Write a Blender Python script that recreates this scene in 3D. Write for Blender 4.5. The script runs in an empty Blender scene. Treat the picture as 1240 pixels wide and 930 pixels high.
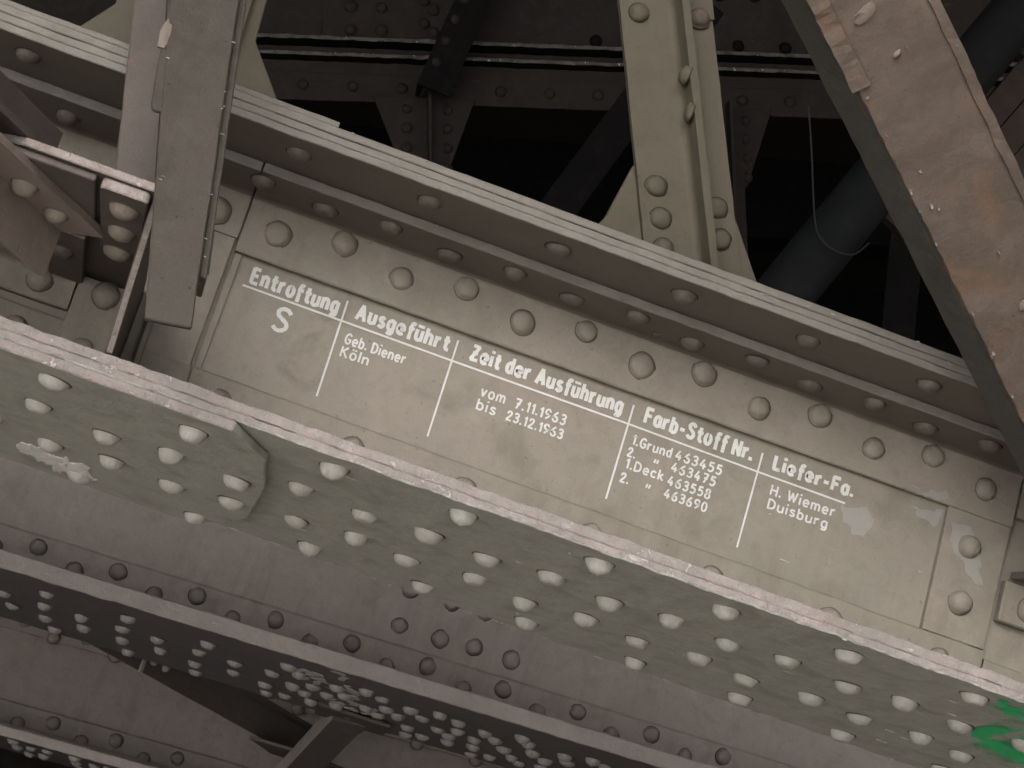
import bpy, bmesh, math, random
from mathutils import Vector, Matrix, noise

# ------------------------------------------------------------------ camera, sky, sun, exposure
TH = math.radians(17.0)                       # the arch chord falls 17 degrees to the right
CAM_H = 1.6
CH = Matrix.Translation((0, 0, CAM_H)) @ Matrix.Rotation(TH, 4, 'Y')   # chord frame -> world
sc = bpy.context.scene
col = sc.collection

cam_d = bpy.data.cameras.new('camera')
cam = bpy.data.objects.new('camera', cam_d)
col.objects.link(cam)
R = Vector((0.97416, -0.22583, -0.00340)).normalized()
Fw = Vector((0.22065, 0.94837, 0.22782)).normalized()
U = R.cross(Fw).normalized()
R = Fw.cross(U).normalized()
cam.matrix_world = Matrix(((R.x, U.x, -Fw.x, 0), (R.y, U.y, -Fw.y, 0), (R.z, U.z, -Fw.z, CAM_H), (0, 0, 0, 1)))
cam_d.sensor_fit = 'HORIZONTAL'
cam_d.sensor_width = 36.0
cam_d.lens = 36.0 * 2400.0 / 1240.0
cam_d.clip_start = 0.05
cam_d.clip_end = 2000
sc.camera = cam

SUN_EL, SUN_AZ = math.radians(40), math.radians(195)     # behind the camera, a little to the left
world = bpy.data.worlds.new('World')
sc.world = world
world.use_nodes = True
wn, wl = world.node_tree.nodes, world.node_tree.links
bg = wn['Background']
sky = wn.new('ShaderNodeTexSky')
sky.sky_type = 'NISHITA'
sky.sun_disc = False
sky.sun_elevation = SUN_EL
sky.sun_rotation = SUN_AZ
sky.dust_density = 6.0
sky.air_density = 1.0
hsv = wn.new('ShaderNodeHueSaturation')
hsv.inputs['Saturation'].default_value = 0.18            # overcast
wl.new(sky.outputs[0], hsv.inputs['Color'])
wl.new(hsv.outputs[0], bg.inputs['Color'])
bg.inputs['Strength'].default_value = 0.12

sun_d = bpy.data.lights.new('sun', 'SUN')
sun_d.energy = 2.5
sun_d.angle = math.radians(2)
sun_d.color = (1.0, 0.975, 0.95)
sun = bpy.data.objects.new('sun', sun_d)
col.objects.link(sun)
sd = Vector((math.sin(SUN_AZ) * math.cos(SUN_EL), math.cos(SUN_AZ) * math.cos(SUN_EL), math.sin(SUN_EL)))
sun.rotation_euler = sd.to_track_quat('Z', 'Y').to_euler()

sc.view_settings.view_transform = 'Standard'
sc.view_settings.look = 'None'
sc.view_settings.gamma = 1.0
sc.view_settings.use_curve_mapping = False
sc.view_settings.exposure = 2.0

rng = random.Random(7)

# ------------------------------------------------------------------ materials
def paint(name, base, alt, rust=0.0, rustcol=(0.16, 0.075, 0.04), chip=0.0, chipcol=(0.55, 0.53, 0.5),
          rough=0.62, bump=0.35, mottled=0.5, grain=0.12, big=5.0, mid=38.0, streak=None, metal=0.0, speck=0.35, stain=0.35, runs=0.0, spec=0.35):
    m = bpy.data.materials.new(name)
    m.use_nodes = True
    n, l = m.node_tree.nodes, m.node_tree.links
    b = n['Principled BSDF']
    b.inputs['Roughness'].default_value = rough
    b.inputs['Metallic'].default_value = metal
    b.inputs['Specular IOR Level'].default_value = spec
    tc = n.new('ShaderNodeTexCoord')
    mp = n.new('ShaderNodeMapping')
    l.new(tc.outputs['Object'], mp.inputs['Vector'])
    if streak:
        mp.inputs['Scale'].default_value = streak
    def nz(scale, det=4, ro=0.55, vec=None, dist=0.0):
        t = n.new('ShaderNodeTexNoise')
        t.inputs['Scale'].default_value = scale
        t.inputs['Detail'].default_value = det
        t.inputs['Roughness'].default_value = ro
        t.inputs['Distortion'].default_value = dist
        l.new(vec or mp.outputs[0], t.inputs['Vector'])
        return t.outputs['Fac']
    def ramp(fac, a, c):
        r = n.new('ShaderNodeMapRange')
        r.inputs['From Min'].default_value = a
        r.inputs['From Max'].default_value = c
        l.new(fac, r.inputs['Value'])
        return r.outputs[0]
    def mul(x, k):
        q = n.new('ShaderNodeMath'); q.operation = 'MULTIPLY'
        l.new(x, q.inputs[0])
        if isinstance(k, (int, float)): q.inputs[1].default_value = k
        else: l.new(k, q.inputs[1])
        return q.outputs[0]
    def mix(fac, a, c):
        x = n.new('ShaderNodeMix'); x.data_type = 'RGBA'
        if isinstance(fac, (int, float)): x.inputs[0].default_value = fac
        else: l.new(fac, x.inputs[0])
        for s, v in ((6, a), (7, c)):
            if isinstance(v, tuple): x.inputs[s].default_value = (*v, 1)
            else: l.new(v, x.inputs[s])
        return x.outputs[2]
    c = mix(ramp(nz(big, 5, 0.6), 0.32, 0.68), base, alt)
    dark = tuple(v * 0.62 for v in base)
    c = mix(mul(ramp(nz(mid, 6, 0.7, dist=0.6), 0.48, 0.75), mottled), c, dark)
    light = tuple(min(1, v * 1.35 + 0.02) for v in base)
    c = mix(mul(ramp(nz(mid * 0.6, 6, 0.65, dist=0.3), 0.52, 0.8), mottled * 0.7), c, light)
    g = nz(420, 3, 0.7)
    c = mix(mul(ramp(g, 0.35, 0.7), grain), c, tuple(v * 0.45 for v in base))
    st = ramp(nz(15, 5, 0.6, dist=0.5), 0.54, 0.68)
    c = mix(mul(st, stain), c, tuple(v * k for v, k in zip(base, (0.66, 0.68, 0.64))))
    if runs > 0:
        m2 = n.new('ShaderNodeMapping'); m2.inputs['Scale'].default_value = (42, 42, 3.5)
        l.new(tc.outputs['Object'], m2.inputs['Vector'])
        rn = mul(ramp(nz(1.0, 5, 0.6, vec=m2.outputs[0]), 0.5, 0.72), ramp(nz(5, 3, 0.5), 0.4, 0.65))
        c = mix(mul(rn, runs), c, tuple(v * k for v, k in zip(base, (0.60, 0.52, 0.45))))
    # dark pin specks
    sp = ramp(nz(170, 2, 0.5), 0.7, 0.76)
    c = mix(mul(sp, speck), c, tuple(v * 0.3 for v in base))
    if rust > 0:
        rf = ramp(nz(16, 8, 0.72, dist=0.8), 0.66 - 0.22 * rust, 0.74 - 0.16 * rust)
        c = mix(mul(rf, min(1, 0.5 + rust * 0.5)), c, rustcol)
    if chip > 0:
        cf = ramp(nz(60, 6, 0.75, dist=0.5), 0.70 - 0.14 * chip, 0.715 - 0.14 * chip)
        c = mix(mul(cf, 0.8), c, chipcol)
    l.new(c, b.inputs['Base Color'])
    h = n.new('ShaderNodeMath'); h.operation = 'ADD'
    l.new(mul(nz(70, 7, 0.68), 1.3), h.inputs[0])
    l.new(mul(g, 0.30), h.inputs[1])
    bp = n.new('ShaderNodeBump')
    bp.inputs['Strength'].default_value = bump
    bp.inputs['Distance'].default_value = 0.0042
    l.new(h.outputs[0], bp.inputs['Height'])
    l.new(bp.outputs[0], b.inputs['Normal'])
    return m

M = {}
M['web'] = paint('dusty_warm_grey_paint', (0.205, 0.173, 0.143), (0.166, 0.150, 0.119), mottled=0.55, grain=0.18, bump=0.34, speck=0.5, runs=0.55, stain=0.45)
M['panel'] = paint('lettering_panel_paint', (0.205, 0.173, 0.143), (0.160, 0.147, 0.117), mottled=0.45, grain=0.16, bump=0.28, speck=0.5, big=3.5, stain=0.95, runs=0.6)
M['under'] = paint('olive_grey_paint', (0.315, 0.318, 0.284), (0.340, 0.332, 0.292), mottled=0.6, grain=0.28, bump=0.45, rough=0.78, spec=0.15, speck=0.8, stain=0.7)
M['uriv'] = paint('olive_grey_rivet_paint', (0.400, 0.395, 0.355), (0.355, 0.345, 0.305), mottled=0.4, grain=0.14, bump=0.4)
M['soffit'] = paint('darker_brown_paint', (0.095, 0.077, 0.063), (0.103, 0.085, 0.070), mottled=0.30, grain=0.12, bump=0.22)  # darker brown for the undersides of top angle and cover plates
M['edge'] = paint('flaking_pink_grey_primer', (0.285, 0.245, 0.226), (0.205, 0.185, 0.170), mottled=1.0, rust=0.62, rustcol=(0.200, 0.160, 0.140), chip=0.6, chipcol=(0.43, 0.40, 0.375), bump=1.0, mid=60, stain=0.6, big=14)
M['edge_top'] = paint('worn_grey_edge_paint', (0.160, 0.144, 0.124), (0.135, 0.122, 0.106), mottled=0.45, chip=0.12, chipcol=(0.36, 0.34, 0.32), bump=0.55, mid=45)
M['post'] = paint('grey_green_post_paint', (0.056, 0.049, 0.040), (0.063, 0.052, 0.043), mottled=0.55, rust=0.12, grain=0.25, bump=0.6, speck=0.8, spec=0.15, stain=0.9, runs=0.6)
M['post_rear'] = paint('brown_post_paint', (0.082, 0.064, 0.055), (0.068, 0.053, 0.046), mottled=0.5, rust=0.25, bump=0.45)
M['mid'] = paint('olive_beige_paint', (0.090, 0.077, 0.056), (0.098, 0.084, 0.062), mottled=0.3, grain=0.1, bump=0.3, spec=0.15)
M['rust'] = paint('rust_stained_brown_paint', (0.112, 0.084, 0.066), (0.075, 0.058, 0.047), mottled=0.9, rust=0.55, rustcol=(0.118, 0.070, 0.046), chip=0.16, chipcol=(0.20, 0.165, 0.14), bump=0.36, big=7, mid=30, speck=0.9, rough=0.7, stain=0.9, grain=0.35, runs=0.5)
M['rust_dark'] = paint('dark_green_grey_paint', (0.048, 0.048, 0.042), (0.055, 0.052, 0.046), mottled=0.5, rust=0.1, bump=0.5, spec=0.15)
M['tan'] = paint('bare_tan_primer', (0.165, 0.130, 0.110), (0.140, 0.108, 0.092), mottled=0.5, bump=0.6)
M['dark'] = paint('shade_black_paint', (0.004, 0.004, 0.004), (0.006, 0.005, 0.005), mottled=0.5, bump=0.4, spec=0.08, rough=0.8)  # shade of the bridge interior painted into the steel colour
M['dark_brown'] = paint('shade_dark_brown_paint', (0.026, 0.022, 0.021), (0.021, 0.018, 0.017), mottled=0.5, rust=0.1, bump=0.4, spec=0.08, rough=0.8)  # cross beam and hangers: interior darkness put into the paint
M['dark_edge'] = paint('flaking_edge_over_dark', (0.100, 0.095, 0.088), (0.020, 0.018, 0.017), mottled=0.7, chip=0.6, bump=0.8, big=30)
M['g2'] = paint('grey_brown_girder_paint', (0.165, 0.141, 0.126), (0.152, 0.131, 0.115), mottled=0.5, grain=0.18, bump=0.35, stain=0.7, runs=0.6)
M['g2edge'] = paint('worn_girder_edge_paint', (0.245, 0.214, 0.196), (0.205, 0.180, 0.165), mottled=0.5, chip=0.1, chipcol=(0.3, 0.28, 0.26), bump=0.6)
M['g3'] = paint('falloff_grey_brown_paint', (0.148, 0.125, 0.112), (0.138, 0.117, 0.104), mottled=0.5, grain=0.18, bump=0.35, stain=0.7, runs=0.6)  # darker than g2 so the colour carries the light falloff farther back
M['g2riv'] = paint('dark_brown_rivet_paint', (0.125, 0.106, 0.097), (0.135, 0.115, 0.105), mottled=0.4, bump=0.4)
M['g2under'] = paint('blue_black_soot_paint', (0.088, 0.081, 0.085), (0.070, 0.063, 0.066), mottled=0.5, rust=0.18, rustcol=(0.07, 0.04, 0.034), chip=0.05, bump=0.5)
M['g2uriv'] = paint('grey_rivet_on_soot', (0.210, 0.198, 0.192), (0.160, 0.150, 0.146), mottled=0.5, bump=0.5)
M['brace'] = paint('dusty_tan_brown_paint', (0.205, 0.165, 0.140), (0.175, 0.140, 0.122), mottled=0.5, rust=0.15, bump=0.4)
M['brace_dark'] = paint('sooty_brown_bracing_paint', (0.075, 0.064, 0.060), (0.062, 0.053, 0.050), mottled=0.5, bump=0.4, spec=0.15)
M['plank'] = paint('dark_rust_brown_paint', (0.040, 0.029, 0.025), (0.030, 0.022, 0.019), mottled=0.7, rust=0.3, rustcol=(0.045, 0.024, 0.017), bump=0.5, spec=0.15)
M['ringshade'] = paint('painted_contact_shade', (0.105, 0.092, 0.078), (0.085, 0.074, 0.062), mottled=0.6, bump=0.6, spec=0.1, rough=0.85)  # contact shade around rivet bases, put into the collar colour
M['ringshade2'] = paint('painted_contact_shade_deep', (0.040, 0.034, 0.030), (0.032, 0.027, 0.024), mottled=0.6, bump=0.6, spec=0.1, rough=0.85)
M['dropping'] = paint('pale_bird_dropping', (0.66, 0.65, 0.62), (0.56, 0.55, 0.52), mottled=0.5, bump=0.6, stain=0.5)
M['chipped'] = paint('chipped_pale_paint', (0.40, 0.385, 0.36), (0.30, 0.285, 0.265), mottled=0.9, stain=0.7, chip=0.5, chipcol=(0.52, 0.50, 0.47), bump=1.0, mid=80, big=25)
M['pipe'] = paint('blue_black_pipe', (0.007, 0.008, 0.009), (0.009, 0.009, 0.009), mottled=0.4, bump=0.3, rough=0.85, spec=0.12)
M['white'] = paint('white_lettering_paint', (0.520, 0.510, 0.485), (0.460, 0.450, 0.430), mottled=0.3, grain=0.2, bump=0.4, speck=0.5, rough=0.65, chip=0.42, chipcol=(0.30, 0.265, 0.23), stain=0.3)
M['lime'] = paint('white_lime_flakes', (0.330, 0.320, 0.300), (0.260, 0.250, 0.235), mottled=0.4, bump=0.6)
M['patch'] = paint('pale_bare_patch', (0.225, 0.212, 0.192), (0.210, 0.198, 0.178), mottled=0.3, grain=0.12, bump=0.35)
M['green'] = paint('green_spray_paint', (0.040, 0.500, 0.190), (0.045, 0.430, 0.160), mottled=0.3, bump=0.25)
M['wire'] = paint('grey_wire', (0.013, 0.013, 0.012), (0.011, 0.011, 0.010), bump=0.1)
M['ground'] = paint('pale_concrete_ground', (0.480, 0.465, 0.445), (0.430, 0.415, 0.400), mottled=0.5, big=0.3, mid=6, bump=0.5)
M['bounce_cut'] = paint('dark_bounce_cut_ground', (0.10, 0.085, 0.07), (0.075, 0.065, 0.055), mottled=0.5, big=0.6, mid=7, bump=0.6)
M['stone'] = paint('shade_black_stone', (0.018, 0.016, 0.015), (0.012, 0.011, 0.010), mottled=0.6, big=1.5, mid=9, bump=0.6, spec=0.05, rough=0.9)  # near-black: shade of the enclosed space painted into the stone
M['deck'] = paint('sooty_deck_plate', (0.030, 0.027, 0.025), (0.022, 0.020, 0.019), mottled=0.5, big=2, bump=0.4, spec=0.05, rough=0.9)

# ------------------------------------------------------------------ builders
def thing(name, label, cat, loc=(0, 0, 0), frame=CH, group=None):
    o = bpy.data.objects.new(name, None)
    col.objects.link(o)
    o.matrix_world = frame @ Matrix.Translation(loc)
    o['label'] = label
    o['category'] = cat
    if group: o['group'] = group
    o.empty_display_size = 0.05
    return o

def org(o):
    """origin, in its own frame, of the thing an object belongs to"""
    while o.parent is not None: o = o.parent
    return o.get('_o', None)

ORIG = {}
def mk(name, bm, mats, parent, smooth=None, kind=None):
    """parent is a thing (Empty) or a part; vertices are in frame coordinates and get moved to the thing's origin"""
    root = parent
    while root is not None and root.parent is not None: root = root.parent
    me = bpy.data.meshes.new(name)
    bmesh.ops.recalc_face_normals(bm, faces=bm.faces[:])
    if root is not None and root.name in ORIG:
        bmesh.ops.translate(bm, verts=bm.verts[:], vec=-ORIG[root.name])
    bm.to_mesh(me); bm.free()
    for m in (mats if isinstance(mats, (list, tuple)) else [mats]):
        me.materials.append(M[m])
    if smooth is not None:
        me.polygons.foreach_set('use_smooth', [True] * len(me.polygons))
        if smooth < 3.1: me.set_sharp_from_angle(angle=smooth)
    o = bpy.data.objects.new(name, me)
    col.objects.link(o)
    o.parent = parent
    if kind: o['kind'] = kind
    return o

def root(name, label, cat, loc=(0, 0, 0), frame=CH, group=None):
    o = thing(name, label, cat, loc, frame, group)
    ORIG[o.name] = Vector(loc)
    return o

def jit(p, amp, sc_=35.0, seed=0.0):
    q = Vector(p) * sc_ + Vector((seed, seed * 1.7, -seed))
    v = noise.noise_vector(q) + 0.6 * noise.noise_vector(q * 3.3)
    return Vector(p) + v * amp

def extrude_x(profile, x0, x1, step=0.02, amp=0.0, slope=0.0, matidx=None, seed=0.0, xends=None):
    """closed (y, z) profile swept along x; slope dz/dx; per-side material index"""
    bm = bmesh.new()
    n = max(1, int(round((x1 - x0) / step)))
    rings = []
    for i in range(n + 1):
        x = x0 + (x1 - x0) * i / n
        ring = []
        for (y, z) in profile:
            p = (x, y, z + slope * x)
            if amp: p = jit(p, amp, seed=seed)
            ring.append(bm.verts.new(p))
        rings.append(ring)
    k = len(profile)
    for i in range(n):
        for j in range(k):
            f = bm.faces.new((rings[i][j], rings[i][(j + 1) % k], rings[i + 1][(j + 1) % k], rings[i + 1][j]))
            if matidx: f.material_index = matidx[j]
    bm.faces.new(rings[0][::-1]); bm.faces.new(rings[-1])
    return bm

def rect_prof(y0, y1, z0, z1, c=0.0012):
    """chamfered rectangle, first sides run along the front (low y)"""
    return [(y0, z0 + c), (y0, z1 - c), (y0 + c, z1), (y1 - c, z1), (y1, z1 - c), (y1, z0 + c), (y1 - c, z0), (y0 + c, z0)]
RECT_EDGE = [1, 1, 0, 0, 0, 0, 0, 2]     # front edge carries the second material, its lower arris the third

def prism(pts, O, u, v, nrm, t, bev=0.0012, amp=0.0, seg=None):
    """polygon pts (a, b) in plane O + a u + b v, thickness t along nrm"""
    O, u, v, nrm = Vector(O), Vector(u), Vector(v), Vector(nrm)
    P = []
    for i, p in enumerate(pts):
        q = pts[(i + 1) % len(pts)]
        d = math.hypot(q[0] - p[0], q[1] - p[1])
        k = max(1, int(d / seg)) if seg else 1
        for s in range(k):
            P.append((p[0] + (q[0] - p[0]) * s / k, p[1] + (q[1] - p[1]) * s / k))
    bm = bmesh.new()
    A = []
    for a, b in P:
        w = O + u * a + v * b
        if amp:
            d = jit(w, amp) - w
            w = w + d - nrm * d.dot(nrm)
        A.append(w)
    f = bm.faces.new([bm.verts.new(w) for w in A])
    ext = bmesh.ops.extrude_face_region(bm, geom=[f])
    vs = [e for e in ext['geom'] if isinstance(e, bmesh.types.BMVert)]
    bmesh.ops.translate(bm, verts=vs, vec=nrm * t)
    if bev:
        bmesh.ops.bevel(bm, geom=bm.edges[:], offset=bev, segments=1, affect='EDGES', clamp_overlap=True)
    return bm

def xz_plate(pts, y, t, bev=0.0012, amp=0.0, seg=None):      # in the web plane, front face at y, going back
    return prism(pts, (0, y, 0), (1, 0, 0), (0, 0, 1), (0, 1, 0), t, bev, amp, seg)

def xy_plate(pts, z, t, bev=0.0012, amp=0.0, seg=None):      # horizontal in the frame, underside at z, going up
    return prism(pts, (0, 0, z), (1, 0, 0), (0, 1, 0), (0, 0, 1), t, bev, amp, seg)

def sweep(profile, A, B, side, out, step=0.03, amp=0.0, matidx=None, seed=0.0, smooth=False):
    """profile (s, o): s along side, o along out, swept from A to B"""
    A, B, side, out = Vector(A), Vector(B), Vector(side).normalized(), Vector(out).normalized()
    bm = bmesh.new()
    L = (B - A).length
    n = max(1, int(L / step))
    k = len(profile)
    rings = []
    for i in range(n + 1):
        c = A.lerp(B, i / n)
        ring = []
        for s, o in profile:
            p = c + side * s + out * o
            if amp: p = jit(p, amp, seed=seed)
            ring.append(bm.verts.new(p))
        rings.append(ring)
    for i in range(n):
        for j in range(k):
            f = bm.faces.new((rings[i][j], rings[i][(j + 1) % k], rings[i + 1][(j + 1) % k], rings[i + 1][j]))
            if matidx: f.material_index = matidx[j]
    bm.faces.new(rings[0][::-1]); bm.faces.new(rings[-1])
    return bm

def arc(cy, cz, r, a0, a1, n=4):
    return [(cy + r * math.cos(math.radians(a0 + (a1 - a0) * i / n)), cz + r * math.sin(math.radians(a0 + (a1 - a0) * i / n))) for i in range(n + 1)]

# rivet heads: a few slightly uneven domes shared by all copies
def dome(r, h, seed, flat=0.0, seg=20, rings=5):
    bm = bmesh.new()
    rr = random.Random(seed)
    top = None
    prev = None
    ox, oy = rr.uniform(-.06, .06) * r, rr.uniform(-.06, .06) * r
    base = [(1.13, -0.10), (1.12, 0.035), (1.025, 0.04), (1.02, 0.05)]
    prof = base + [(math.cos(a) ** (0.85), math.sin(a)) for a in [math.pi / 2 * (k + 0.45) / (rings + 0.2) for k in range(rings)]]
    nr = 0
    for (pr, pz) in prof:
        ring = []
        for j in range(seg):
            a = 2 * math.pi * j / seg
            q = Vector((math.cos(a) * pr, math.sin(a) * pr, pz))
            d = 1 + 0.09 * noise.noise(q * 1.3 + Vector((seed * 3.1, 0, 0)))
            z = min(pz * h * d, h * (1 - flat)) if pz > 0 else pz * h
            k = max(0, pz)
            ring.append(bm.verts.new((math.cos(a) * pr * r * d + ox * k, math.sin(a) * pr * r * d + oy * k, z)))
        if prev:
            for j in range(seg):
                f = bm.faces.new((prev[j], prev[(j + 1) % seg], ring[(j + 1) % seg], ring[j]))
                f.material_index = 1 if nr < 3 else 0
        nr += 1
        prev = ring
    t = bm.verts.new((ox, oy, h * (1 - flat) * (1.16 if seed in (2, 5) else 1.0)))
    for j in range(seg):
        bm.faces.new((prev[j], prev[(j + 1) % seg], t))
    me = bpy.data.meshes.new('rivet_head')
    bm.to_mesh(me); bm.free()
    me.polygons.foreach_set('use_smooth', [True] * len(me.polygons))
    return me

RING_SHADE = {'web': 'ringshade', 'uriv': 'ringshade', 'g2riv': 'ringshade2', 'g2uriv': 'ringshade2', 'mid': 'ringshade2', 'soffit': 'ringshade2'}  # collar ring at each rivet base paints a dark contact shade
DOMES = {}
def rivet_meshes(mat, r, h):
    key = (mat, r, h)
    if key not in DOMES:
        L = []
        for s in range(6):
            me = dome(r, h, s + 1, flat=[0, .04, .08, 0, .05, .12][s])
            me.materials.append(M[mat]); me.materials.append(M[RING_SHADE.get(mat, mat)])
            L.append(me)
        DOMES[key] = L
    return DOMES[key]

NORM = {'front': Matrix.Rotation(math.radians(90), 4, 'X'), 'down': Matrix.Rotation(math.radians(180), 4, 'X'),
        'left': Matrix.Rotation(math.radians(-90), 4, 'Y'), 'up': Matrix.Identity(4)}
def rivet(parent, p, face, mat, r=0.0150, h=0.0098):
    rt = parent
    while rt.parent is not None: rt = rt.parent
    L = rivet_meshes(mat, r, h)
    o = bpy.data.objects.new('rivet', L[rng.randrange(len(L))])
    col.objects.link(o)
    o.parent = parent
    rot = NORM[face] if isinstance(face, str) else face
    s = rng.uniform(0.94, 1.07)
    o.matrix_local = Matrix.Translation(Vector(p) - ORIG[rt.name]) @ rot @ Matrix.Rotation(rng.uniform(0, 6.28), 4, 'Z') @ Matrix.Rotation(rng.uniform(-.10, .10), 4, 'X') @ Matrix.Diagonal((s, s * rng.uniform(.95, 1.05), rng.uniform(.82, 1.12), 1))
    return o

def blob_poly(bm, c, u, v, ru, rv, k=9, seed=0, lift=None, irregular=0.45):
    c, u, v = Vector(c), Vector(u), Vector(v)
    rr = random.Random(seed)
    vs = []
    for i in range(k):
        a = 2 * math.pi * i / k + rr.uniform(-.2, .2)
        s = 1 + rr.uniform(-irregular, irregular)
        vs.append(c + u * math.cos(a) * ru * s + v * math.sin(a) * rv * s)
    n = u.cross(v).normalized()
    h = lift if lift else 0.001
    ctr = bm.verts.new(c + n * h)
    ring = [bm.verts.new(p + n * h * .5) for p in vs]
    base = [bm.verts.new(p - n * h * .6) for p in vs]
    for i in range(k):
        bm.faces.new((ctr, ring[i], ring[(i + 1) % k]))
        bm.faces.new((ring[i], base[i], base[(i + 1) % k], ring[(i + 1) % k]))

def outline_patch(pts, y, t=0.0007, seed=0, rough=0.004, seg=0.006):
    """thin irregular patch of bared paint in the web plane"""
    P = []
    for i, p in enumerate(pts):
        q = pts[(i + 1) % len(pts)]
        d = math.hypot(q[0] - p[0], q[1] - p[1])
        k = max(1, int(d / seg))
        for s in range(k):
            a, b = p[0] + (q[0] - p[0]) * s / k, p[1] + (q[1] - p[1]) * s / k
            w = noise.noise_vector(Vector((a * 90 + seed, b * 90, seed)))
            P.append((a + w.x * rough, b + w.y * rough))
    return xz_plate(P, y - t, t * 0.9, bev=0)

# ------------------------------------------------------------------ setting
def box_bm(x0, x1, y0, y1, z0, z1):
    bm = bmesh.new()
    bmesh.ops.create_cube(bm, size=1.0)
    for v in bm.verts:
        v.co = Vector((x0 + (v.co.x + .5) * (x1 - x0), y0 + (v.co.y + .5) * (y1 - y0), z0 + (v.co.z + .5) * (z1 - z0)))
    return bm

bm = bmesh.new()
bmesh.ops.create_grid(bm, x_segments=40, y_segments=40, size=600)
g = mk('ground', bm, 'ground', None); g['kind'] = 'structure'

bm = box_bm(-16, 16, -1.6, 18, -.2, .004)
pt = mk('bounce_cut_strip', bm, 'bounce_cut', None); pt['kind'] = 'structure'  # unseen dark strip added to cut light bounced up from the ground

deck = root('bridge_deck', 'dark sooty underside of the bridge deck over all the steelwork', 'bridge deck', (0, 7, 5.2), Matrix.Identity(4))
mk('deck_slab', box_bm(-14, 14, -2.3, 17, 5.2, 5.45), 'deck', deck)
for i in range(6):
    y = 2.6 + i * 2.3
    mk('stringer', box_bm(-14, 14, y, y + .25, 4.75, 5.197), 'dark', deck)
ab = root('backdrop_wall', 'near-black backdrop wall added for the dark space behind the girders', 'wall', (0, 17, 0), Matrix.Identity(4))
mk('wall_face', box_bm(-14, 14, 16.0, 17, 0, 5.19), 'stone', ab)  # added dark backdrop standing in for the unlit space behind
pw = root('light_block_wall', 'unseen dark stone wall added at the high end of the arch to block side light', 'wall', (-9, 9, 0), Matrix.Identity(4))
mk('wall_face', box_bm(-9.5, -8.5, 3.0, 15.99, 0, 5.19), 'stone', pw)  # unseen, added to keep side light out of the background
pw = root('light_block_wall', 'unseen dark stone wall added close by on the right to shade the lettered web', 'wall', (2.1, -.4, 0), Matrix.Identity(4))
mk('wall_face', box_bm(1.6, 2.6, -2.2, 1.6, 0, 5.19), 'stone', pw)  # unseen blocker added to darken the right half of the web
pw = root('light_block_wall', 'dark stone wall behind the girders at the low end of the arch, added to block side light', 'wall', (9, 9, 0), Matrix.Identity(4))
mk('wall_face', box_bm(8.5, 9.5, .5, 15.99, 0, 5.19), 'stone', pw)  # added at the low end to stop light coming in sideways

# ------------------------------------------------------------------ front arch chord
P = 0.16
chord = root('arch_chord', 'riveted grey-brown steel girder with white painted lettering table on its web', 'girder', (0.4, 2.4, 0.48))
web = mk('web_plate', xz_plate([(-1.3, .50), (2.2, .50), (2.2, .83), (-1.3, .83)], 2.321, .012), ['panel'], chord)

# top angle: leg on the web, fillet, outstanding leg
XA, XB = -1.3, 2.2
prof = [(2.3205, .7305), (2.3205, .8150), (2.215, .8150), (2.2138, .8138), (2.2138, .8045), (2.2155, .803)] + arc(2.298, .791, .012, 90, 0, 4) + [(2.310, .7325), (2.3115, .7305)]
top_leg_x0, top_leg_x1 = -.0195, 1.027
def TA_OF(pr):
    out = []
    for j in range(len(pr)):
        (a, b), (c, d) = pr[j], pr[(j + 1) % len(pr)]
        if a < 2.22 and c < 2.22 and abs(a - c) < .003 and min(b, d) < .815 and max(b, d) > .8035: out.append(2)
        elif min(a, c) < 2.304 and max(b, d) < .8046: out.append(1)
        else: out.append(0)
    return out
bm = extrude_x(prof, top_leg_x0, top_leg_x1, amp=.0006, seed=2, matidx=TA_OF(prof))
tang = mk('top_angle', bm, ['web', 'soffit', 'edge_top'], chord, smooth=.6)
# left of the joint the angle carries on behind the post
prof2 = [(2.3205, .745), (2.3205, .8150), (2.217, .8150), (2.2158, .8138), (2.2158, .8045), (2.2172, .803)] + arc(2.296, .791, .012, 90, 0, 4) + [(2.308, .745)]
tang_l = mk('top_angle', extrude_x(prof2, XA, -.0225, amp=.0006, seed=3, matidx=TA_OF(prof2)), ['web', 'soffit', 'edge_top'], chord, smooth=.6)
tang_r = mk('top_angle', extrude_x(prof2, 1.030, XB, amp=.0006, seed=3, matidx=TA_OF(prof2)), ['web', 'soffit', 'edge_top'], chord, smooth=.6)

# cover plates on top
cov = []
for (y0, z0, z1, sd_) in ((2.1050, .8152, .8245, 1), (2.1060, .8248, .8340, 5), (2.1052, .8343, .8440, 9)):
    x1 = XB
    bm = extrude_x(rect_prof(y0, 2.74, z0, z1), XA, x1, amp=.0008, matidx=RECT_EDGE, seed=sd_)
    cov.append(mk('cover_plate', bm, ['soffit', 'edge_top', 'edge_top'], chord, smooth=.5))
# extra plate that stops short, seen as the notch near the left gusset
bm = extrude_x(rect_prof(2.109, 2.74, .8443, .852), XA, .045, amp=.0008, matidx=RECT_EDGE, seed=12)
mk('cover_plate', bm, ['web', 'edge_top', 'edge_top'], chord, smooth=.5)

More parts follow.
